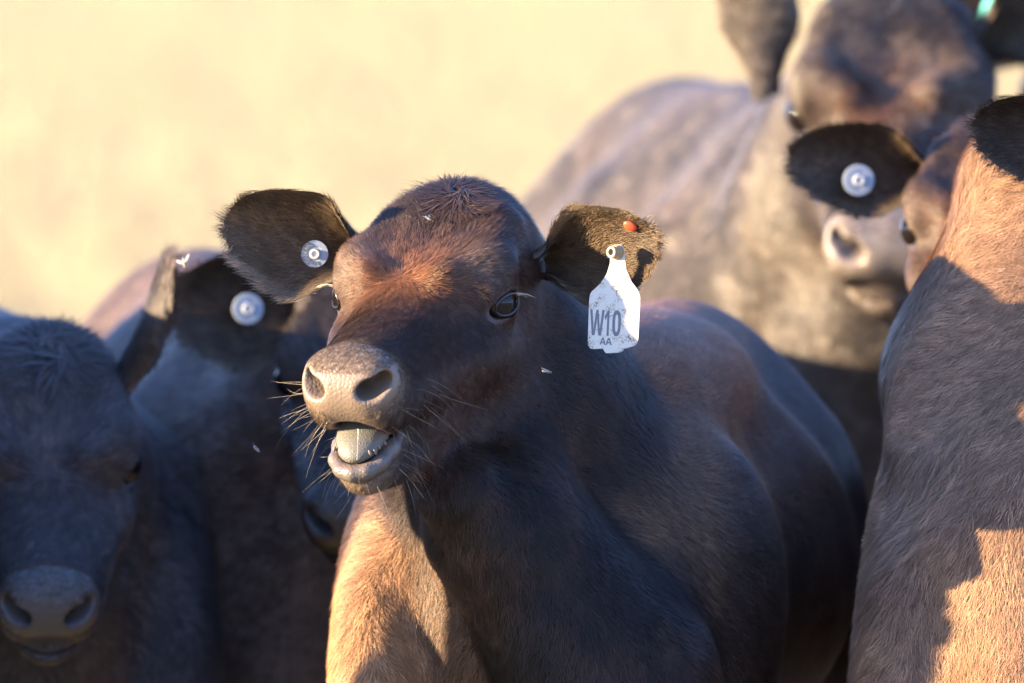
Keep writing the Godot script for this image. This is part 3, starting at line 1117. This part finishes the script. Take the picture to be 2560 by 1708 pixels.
	lo.position = Vector3(-19 * u, -205 * u, 0.0009)
	var boss := part("stud", lathe([[0.0088, 0.0], [0.0088, 0.003], [0.0078, 0.0038], [0.0078, 0.0070], [0.0068, 0.0074], [0.0068, 0.0118], [0.0060, 0.0126], [0.0040, 0.0126], [0.0036, 0.0118], [0.0036, 0.008], [0.0, 0.008]], 28), mat["stud_plastic"], tag)
	boss.transform = Transform3D(Basis(Vector3.UP, -0.35), Vector3(-0.0005, 0.0, 0.0005))
	# round button in the other ear, half under hair
	var bt := button_tag(calf, Vector3(-0.2275, 1.098, -0.0690), Vector3(-0.05, -0.05, 1.0), 0.0160, mat["button_plastic"], mat["button_white"], "clear round button with numbers in the ear")
	var ring := "0455L8V0"
	for a in ring.length():
		var an := deg_to_rad(-75.0 - a * 25.0)
		var lt := part("print", letters(ring[a], 0.0048, 0.0003), mat["print"], bt)
		lt.transform = Transform3D(Basis(Vector3.BACK, an + PI / 2), Vector3(cos(an) * 0.0112, sin(an) * 0.0112, 0.0026))
	# orange remnant of an older tag
	var orange := new_st()
	sphere_part(orange, Vector3.ZERO, Vector3(0.0085, 0.0060, 0.0030), Basis(), 8, 14)
	var om := part("tag_remnant", orange.commit(), mat["ear_orange"], calf, "small orange red remnant in the ear above the tag")
	om.transform = Transform3D(Basis.looking_at(-Vector3(-0.25, -0.45, 0.85), Vector3.UP) * Basis(Vector3.BACK, -0.5), Vector3(0.135, 1.1345, 0.0500) - calf.position)

	# the calf on the right, neck and shoulder filling the edge
	var right := {"label": "sunlit brown calf at the right edge with a calf's shadow across its shoulder", "head": head_at(Vector3(0.69, 1.10, -0.20), 60, 22, 0), "bend": Vector3(-0.05, 0, -0.05), "shoulder": Vector3(0.665, 0.70, -0.220), "hip": Vector3(0.87, 0.74, -1.08), "half": 0.265, "high": 0.28,
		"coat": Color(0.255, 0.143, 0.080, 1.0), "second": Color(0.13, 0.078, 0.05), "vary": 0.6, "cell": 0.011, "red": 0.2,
		"ear_out": Color(0.02, 0.016, 0.013, 1.0), "ear_in": Color(0.03, 0.022, 0.016, 1.0), "ears": [[Vector3(0.678, 1.222, -0.18), Vector3(-0.8, 0.15, 0.15), Vector3(0.2, -0.2, 1.0), 0.15, 0.062]]}
	animal(right)
	# others
	var left := {"label": "dark calf facing the camera at the left edge, all in shade", "head": head_at(Vector3(-0.565, 0.792, -0.85), 2, 40, 0), "shoulder": Vector3(-0.63, 0.65, -1.32), "hip": Vector3(-0.80, 0.69, -2.1), "half": 0.26, "high": 0.28,
		"coat": Color(0.046, 0.040, 0.040, 1.0), "cell": 0.012, "fine": [[Vector3(-0.56, 0.78, -0.8), 0.27, 2]], "hair": 0.022, "second": Color(0.085, 0.058, 0.045), "vary": 0.7, "dens": 0.55, "coarse": 1.5, "red": 0.1, "muzzle": Color(0.05, 0.045, 0.045, 0.0),
		"ears": [[Vector3(-0.490, 0.90, -0.88), Vector3(0.30, 0.9, -0.1), Vector3(0.95, -0.2, 0.05), 0.18, 0.075], [Vector3(-0.645, 0.90, -0.88), Vector3(-0.9, 0.2, 0), Vector3(0, -0.2, 1), 0.18, 0.08]]}
	animal(left)
	var behind := {"label": "dark calf behind the bawling calf's muzzle with a pale button in its ear", "head": head_at(Vector3(-0.179, 0.880, -1.165), -6, 40, 0), "shoulder": Vector3(-0.30, 0.66, -1.60), "hip": Vector3(-0.42, 0.69, -2.45), "half": 0.28, "high": 0.31,
		"coat": Color(0.095, 0.064, 0.049, 1.0), "face": Color(0.030, 0.023, 0.020, 1.0), "second": Color(0.05, 0.035, 0.03), "vary": 0.7, "cell": 0.013, "fine": [[Vector3(-0.18, 0.88, -1.1), 0.25, 2]], "dens": 0.4, "coarse": 1.8, "red": 0.1, "muzzle": Color(0.02, 0.018, 0.018, 0.0),
		"ears": [[Vector3(-0.235, 0.985, -1.2), Vector3(-0.9, 0.03, 0.05), Vector3(0.1, -0.1, 1), 0.19, 0.09], [Vector3(-0.11, 1.005, -1.2), Vector3(0.9, 0.1, 0), Vector3(-0.1, -0.1, 1), 0.18, 0.085]]}
	var cb := animal(behind)
	button_tag(cb, Vector3(-0.328, 0.985, -1.150), Vector3(0.15, 0.0, 1.0), 0.0195, mat["button_plastic"], mat["button_white"], "pale blue grey button tag in the ear")
	var far := {"called": "cow", "category": "cow", "label": "large black cow behind on the right, looking at the camera", "head": head_at(Vector3(0.506, 1.168, -2.236), -1, 30, 0), "scale": 1.25, "shoulder": Vector3(0.42, 0.84, -2.85), "hip": Vector3(0.25, 0.86, -3.75), "half": 0.33, "high": 0.33,
		"muzzle_width": 1.35, "coat": Color(0.078, 0.065, 0.056, 1.0), "face": Color(0.030, 0.023, 0.020, 1.0), "second": Color(0.12, 0.09, 0.07), "vary": 0.7, "cell": 0.015, "fine": [[Vector3(0.5, 1.15, -2.15), 0.3, 2]], "dens": 0.25, "coarse": 2.2, "red": 0.5, "curl": 1.0, "muzzle": Color(0.19, 0.155, 0.135, 0.0),
		"ears": [[Vector3(0.335, 1.215, -2.28), Vector3(-0.20, 0.97, -0.05), Vector3(0.5, 0.0, -0.85), 0.22, 0.072], [Vector3(0.61, 1.28, -2.30), Vector3(0.8, 0.4, 0), Vector3(0, -0.1, 1), 0.19, 0.09]]}
	animal(far)
	var peek := {"label": "dark calf peering past the sunlit neck, round white button in its ear", "head": head_at(Vector3(0.592, 1.066, -0.972), -8, 22, 0), "shoulder": Vector3(0.80, 0.72, -1.55), "hip": Vector3(0.95, 0.75, -2.35), "half": 0.26, "high": 0.28,
		"coat": Color(0.04, 0.026, 0.020, 1.0), "cell": 0.013, "fine": [[Vector3(0.58, 1.05, -0.9), 0.25, 2]], "dens": 0.5, "coarse": 1.6, "red": 0.5,
		"ears": [[Vector3(0.535, 1.148, -1.05), Vector3(-0.9, 0.16, 0.1), Vector3(0.15, -0.1, 1), 0.20, 0.070], [Vector3(0.68, 1.15, -1.0), Vector3(0.7, 0.3, 0.2), Vector3(0, -0.1, 1), 0.18, 0.085]]}
	var cp := animal(peek)
	button_tag(cp, Vector3(0.426, 1.150, -1.00), Vector3(0.1, -0.05, 1.0), 0.0195, mat["button_plastic"], mat["button_white"], "white round button tag in the ear")
	var last := {"called": "cow", "category": "cow", "label": "dark cow at the top right corner with a turquoise tag in its ear", "head": head_at(Vector3(0.84, 1.176, -3.077), 0, 25, 0), "scale": 1.15, "shoulder": Vector3(0.95, 0.8, -3.6), "hip": Vector3(1.05, 0.82, -4.4), "half": 0.3, "high": 0.3,
		"coat": Color(0.04, 0.034, 0.034, 1.0), "cell": 0.018, "dens": 0.2, "coarse": 2.2, "red": 0.0,
		"ears": [[Vector3(0.755, 1.25, -3.12), Vector3(-0.75, 0.4, 0.05), Vector3(0.1, 0.0, 1), 0.19, 0.09], [Vector3(0.92, 1.26, -3.12), Vector3(0.8, 0.2, 0), Vector3(0, 0, 1), 0.18, 0.09]]}
	var cl := animal(last)
	var tq := part("ear_tag", tag_mesh([Vector2(-0.012, 0.0), Vector2(-0.030, -0.035), Vector2(-0.032, -0.085), Vector2(0.030, -0.085), Vector2(0.030, -0.035), Vector2(0.012, 0.0)], 0.002), mat["turquoise"], cl, "turquoise tag in the ear")
	tq.transform = Transform3D(Basis(Vector3.UP, -1.15) * Basis(Vector3.BACK, -0.25), Vector3(0.668, 1.350, -2.86) - cl.position)
	# out of the picture on the left: the animal whose shade lies over the left of the herd
	var shade := {"label": "dark calf standing just outside the left of the picture", "head": head_at(Vector3(-0.98, 0.96, -0.38), 10, 35, 0), "shoulder": Vector3(-1.02, 0.76, -0.80), "hip": Vector3(-1.05, 0.78, -1.8), "half": 0.27, "high": 0.31,
		"coat": Color(0.04, 0.03, 0.025, 1.0), "cell": 0.016, "dens": 0.0, "red": 0.0, "ears": [[Vector3(-0.91, 1.05, -0.43), Vector3(0.8, 0.2, 0), Vector3(0, -0.2, 1), 0.17, 0.085], [Vector3(-1.06, 1.05, -0.43), Vector3(-0.8, 0.2, 0), Vector3(0, -0.2, 1), 0.17, 0.085]]}
	animal(shade)
	var low := {"label": "small calf standing side-on outside the left of the picture", "head": head_at(Vector3(-0.97, 0.90, 0.225), 90, 25, 0), "scale": 1.0, "shoulder": Vector3(-1.45, 0.54, 0.32), "hip": Vector3(-2.0, 0.56, 0.36), "half": 0.17, "high": 0.20,
		"coat": Color(0.04, 0.03, 0.025, 1.0), "cell": 0.016, "dens": 0.0, "red": 0.0, "ears": [[Vector3(-1.06, 0.99, 0.15), Vector3(-0.8, 0.1, -0.3), Vector3(1, -0.2, 0), 0.13, 0.06], [Vector3(-1.06, 0.99, 0.25), Vector3(-0.9, 0.1, 0.0), Vector3(1, -0.2, 0), 0.13, 0.06]]}
	animal(low)
	fly(Vector3(0.0410, 0.9734, 0.16), Vector3(0.2, 1.9, 0.3), "pale winged fly hovering before the bawling calf's neck", 1.4)
	fly(Vector3(-0.290, 0.8826, 0.12), Vector3(0.5, 0.6, -0.7), "fly in the air left of the open mouth", 1.5)
	fly(Vector3(-0.385, 1.0744, -0.35), Vector3(0.9, 0.3, 0.8), "blurred fly above the shaded calves on the left", 1.9)
	fly(Vector3(-0.0953, 1.1412, 0.004), Vector3(0.5, 0.9, 0.1), "fly sitting on the bawling calf's forelock", 1.2)


# a flat sheet with rounded corners and real thickness, drawn in its own x-y plane
func tag_mesh(outline: Array, thick: float) -> ArrayMesh:
	var pts := PackedVector2Array()
	var n := outline.size()
	for i in n:
		var a: Vector2 = outline[(i + n - 1) % n]
		var b: Vector2 = outline[i]
		var c: Vector2 = outline[(i + 1) % n]
		var r := minf(0.004, minf(a.distance_to(b), b.distance_to(c)) * 0.4)
		var p := b + (a - b).normalized() * r
		var q := b + (c - b).normalized() * r
		for j in 4:
			var t := j / 3.0
			pts.append(p.lerp(b, t).lerp(b.lerp(q, t), t))
	if Geometry2D.is_polygon_clockwise(pts):
		pts.reverse()
	var tri := Geometry2D.triangulate_polygon(pts)
	var st := new_st()
	for side in 2:
		var z := thick * (0.5 if side == 0 else -0.5)
		for t in range(0, tri.size(), 3):
			var a := pts[tri[t]]
			var b := pts[tri[t + 1]]
			var c := pts[tri[t + 2]]
			if ((b - a).cross(c - a) > 0) == (side == 0):
				var s := b
				b = c
				c = s
			for p in [a, b, c]:
				st.set_normal(Vector3(0, 0, 1 if side == 0 else -1))
				st.add_vertex(Vector3(p.x, p.y, z))
	for i in pts.size():
		var a := pts[i]
		var b := pts[(i + 1) % pts.size()]
		var d := (b - a).normalized()
		var nn := Vector3(d.y, -d.x, 0)
		var q := [Vector3(a.x, a.y, thick * 0.5), Vector3(b.x, b.y, thick * 0.5), Vector3(b.x, b.y, -thick * 0.5), Vector3(a.x, a.y, -thick * 0.5)]
		for e in [0, 1, 2, 0, 2, 3]:
			st.set_normal(nn)
			st.add_vertex(q[e])
	return st.commit()


func grass() -> void:
	# dry grass over the part of the paddock in view
	var r := RandomNumberGenerator.new()
	r.seed = 31
	var st := new_st()
	for b in 46:
		var a := r.randf() * TAU
		var root := Vector3(cos(a), 0, sin(a)) * r.randf() * 0.14
		var lean := Vector3(r.randf_range(-0.5, 0.5), 1.0, r.randf_range(-0.5, 0.5)).normalized()
		var l := r.randf_range(0.10, 0.30)
		var side := lean.cross(Vector3(cos(a * 3.0), 0.1, sin(a * 3.0))).normalized() * 0.004
		var tip := root + lean * l + Vector3(lean.x, -0.2, lean.z) * l * 0.4
		var midp := root + lean * l * 0.6
		for p in [root - side, midp - side * 0.8, root + side, root + side, midp - side * 0.8, midp + side * 0.8, midp - side * 0.8, tip, midp + side * 0.8]:
			st.add_vertex(p)
	st.generate_normals()
	var m := material("dry_grass", Color.WHITE, 0.7, 0.3)
	m.vertex_color_use_as_albedo = true
	m.backlight_enabled = true
	m.backlight = Color(0.5, 0.5, 0.5)
	var buf := PackedFloat32Array()
	var n := 0
	var near := 6.0
	var far := 130.0
	while n < 80000:
		var z := -lerpf(near, far, pow(r.randf(), 1.2))
		var w := (14.0 - z) * 0.12 + 0.5
		var x := r.randf_range(-w, w)
		var s := r.randf_range(0.7, 1.3) * lerpf(1.0, 1.8, -z / far)
		var a := r.randf() * TAU
		var c := Color(0.395, 0.338, 0.208).lerp(Color(0.400, 0.330, 0.210), clampf(patch_noise.get_noise_2d(x * 0.35, z * 0.06) + 0.3, 0, 1)).lerp(Color(0.375, 0.328, 0.208), 0.6 * clampf(fine_noise.get_noise_2d(x * 0.3, z * 0.05), 0, 1)) * r.randf_range(0.9, 1.1)
		buf.append_array([cos(a) * s, 0, sin(a) * s, x, 0, s, 0, 0, -sin(a) * s, 0, cos(a) * s, z, c.r, c.g, c.b, 1.0])
		n += 1
	var mm := MultiMesh.new()
	mm.transform_format = MultiMesh.TRANSFORM_3D
	mm.use_colors = true
	mm.mesh = st.commit()
	mm.instance_count = n
	mm.buffer = buf
	var mi := MultiMeshInstance3D.new()
	mi.name = "grass"
	mi.multimesh = mm
	mi.material_override = m
	add_child(mi)
	mi.set_meta("kind", "stuff")
	mi.set_meta("label", "dry yellow grass covering the paddock behind the herd")
	mi.set_meta("category", "grass")
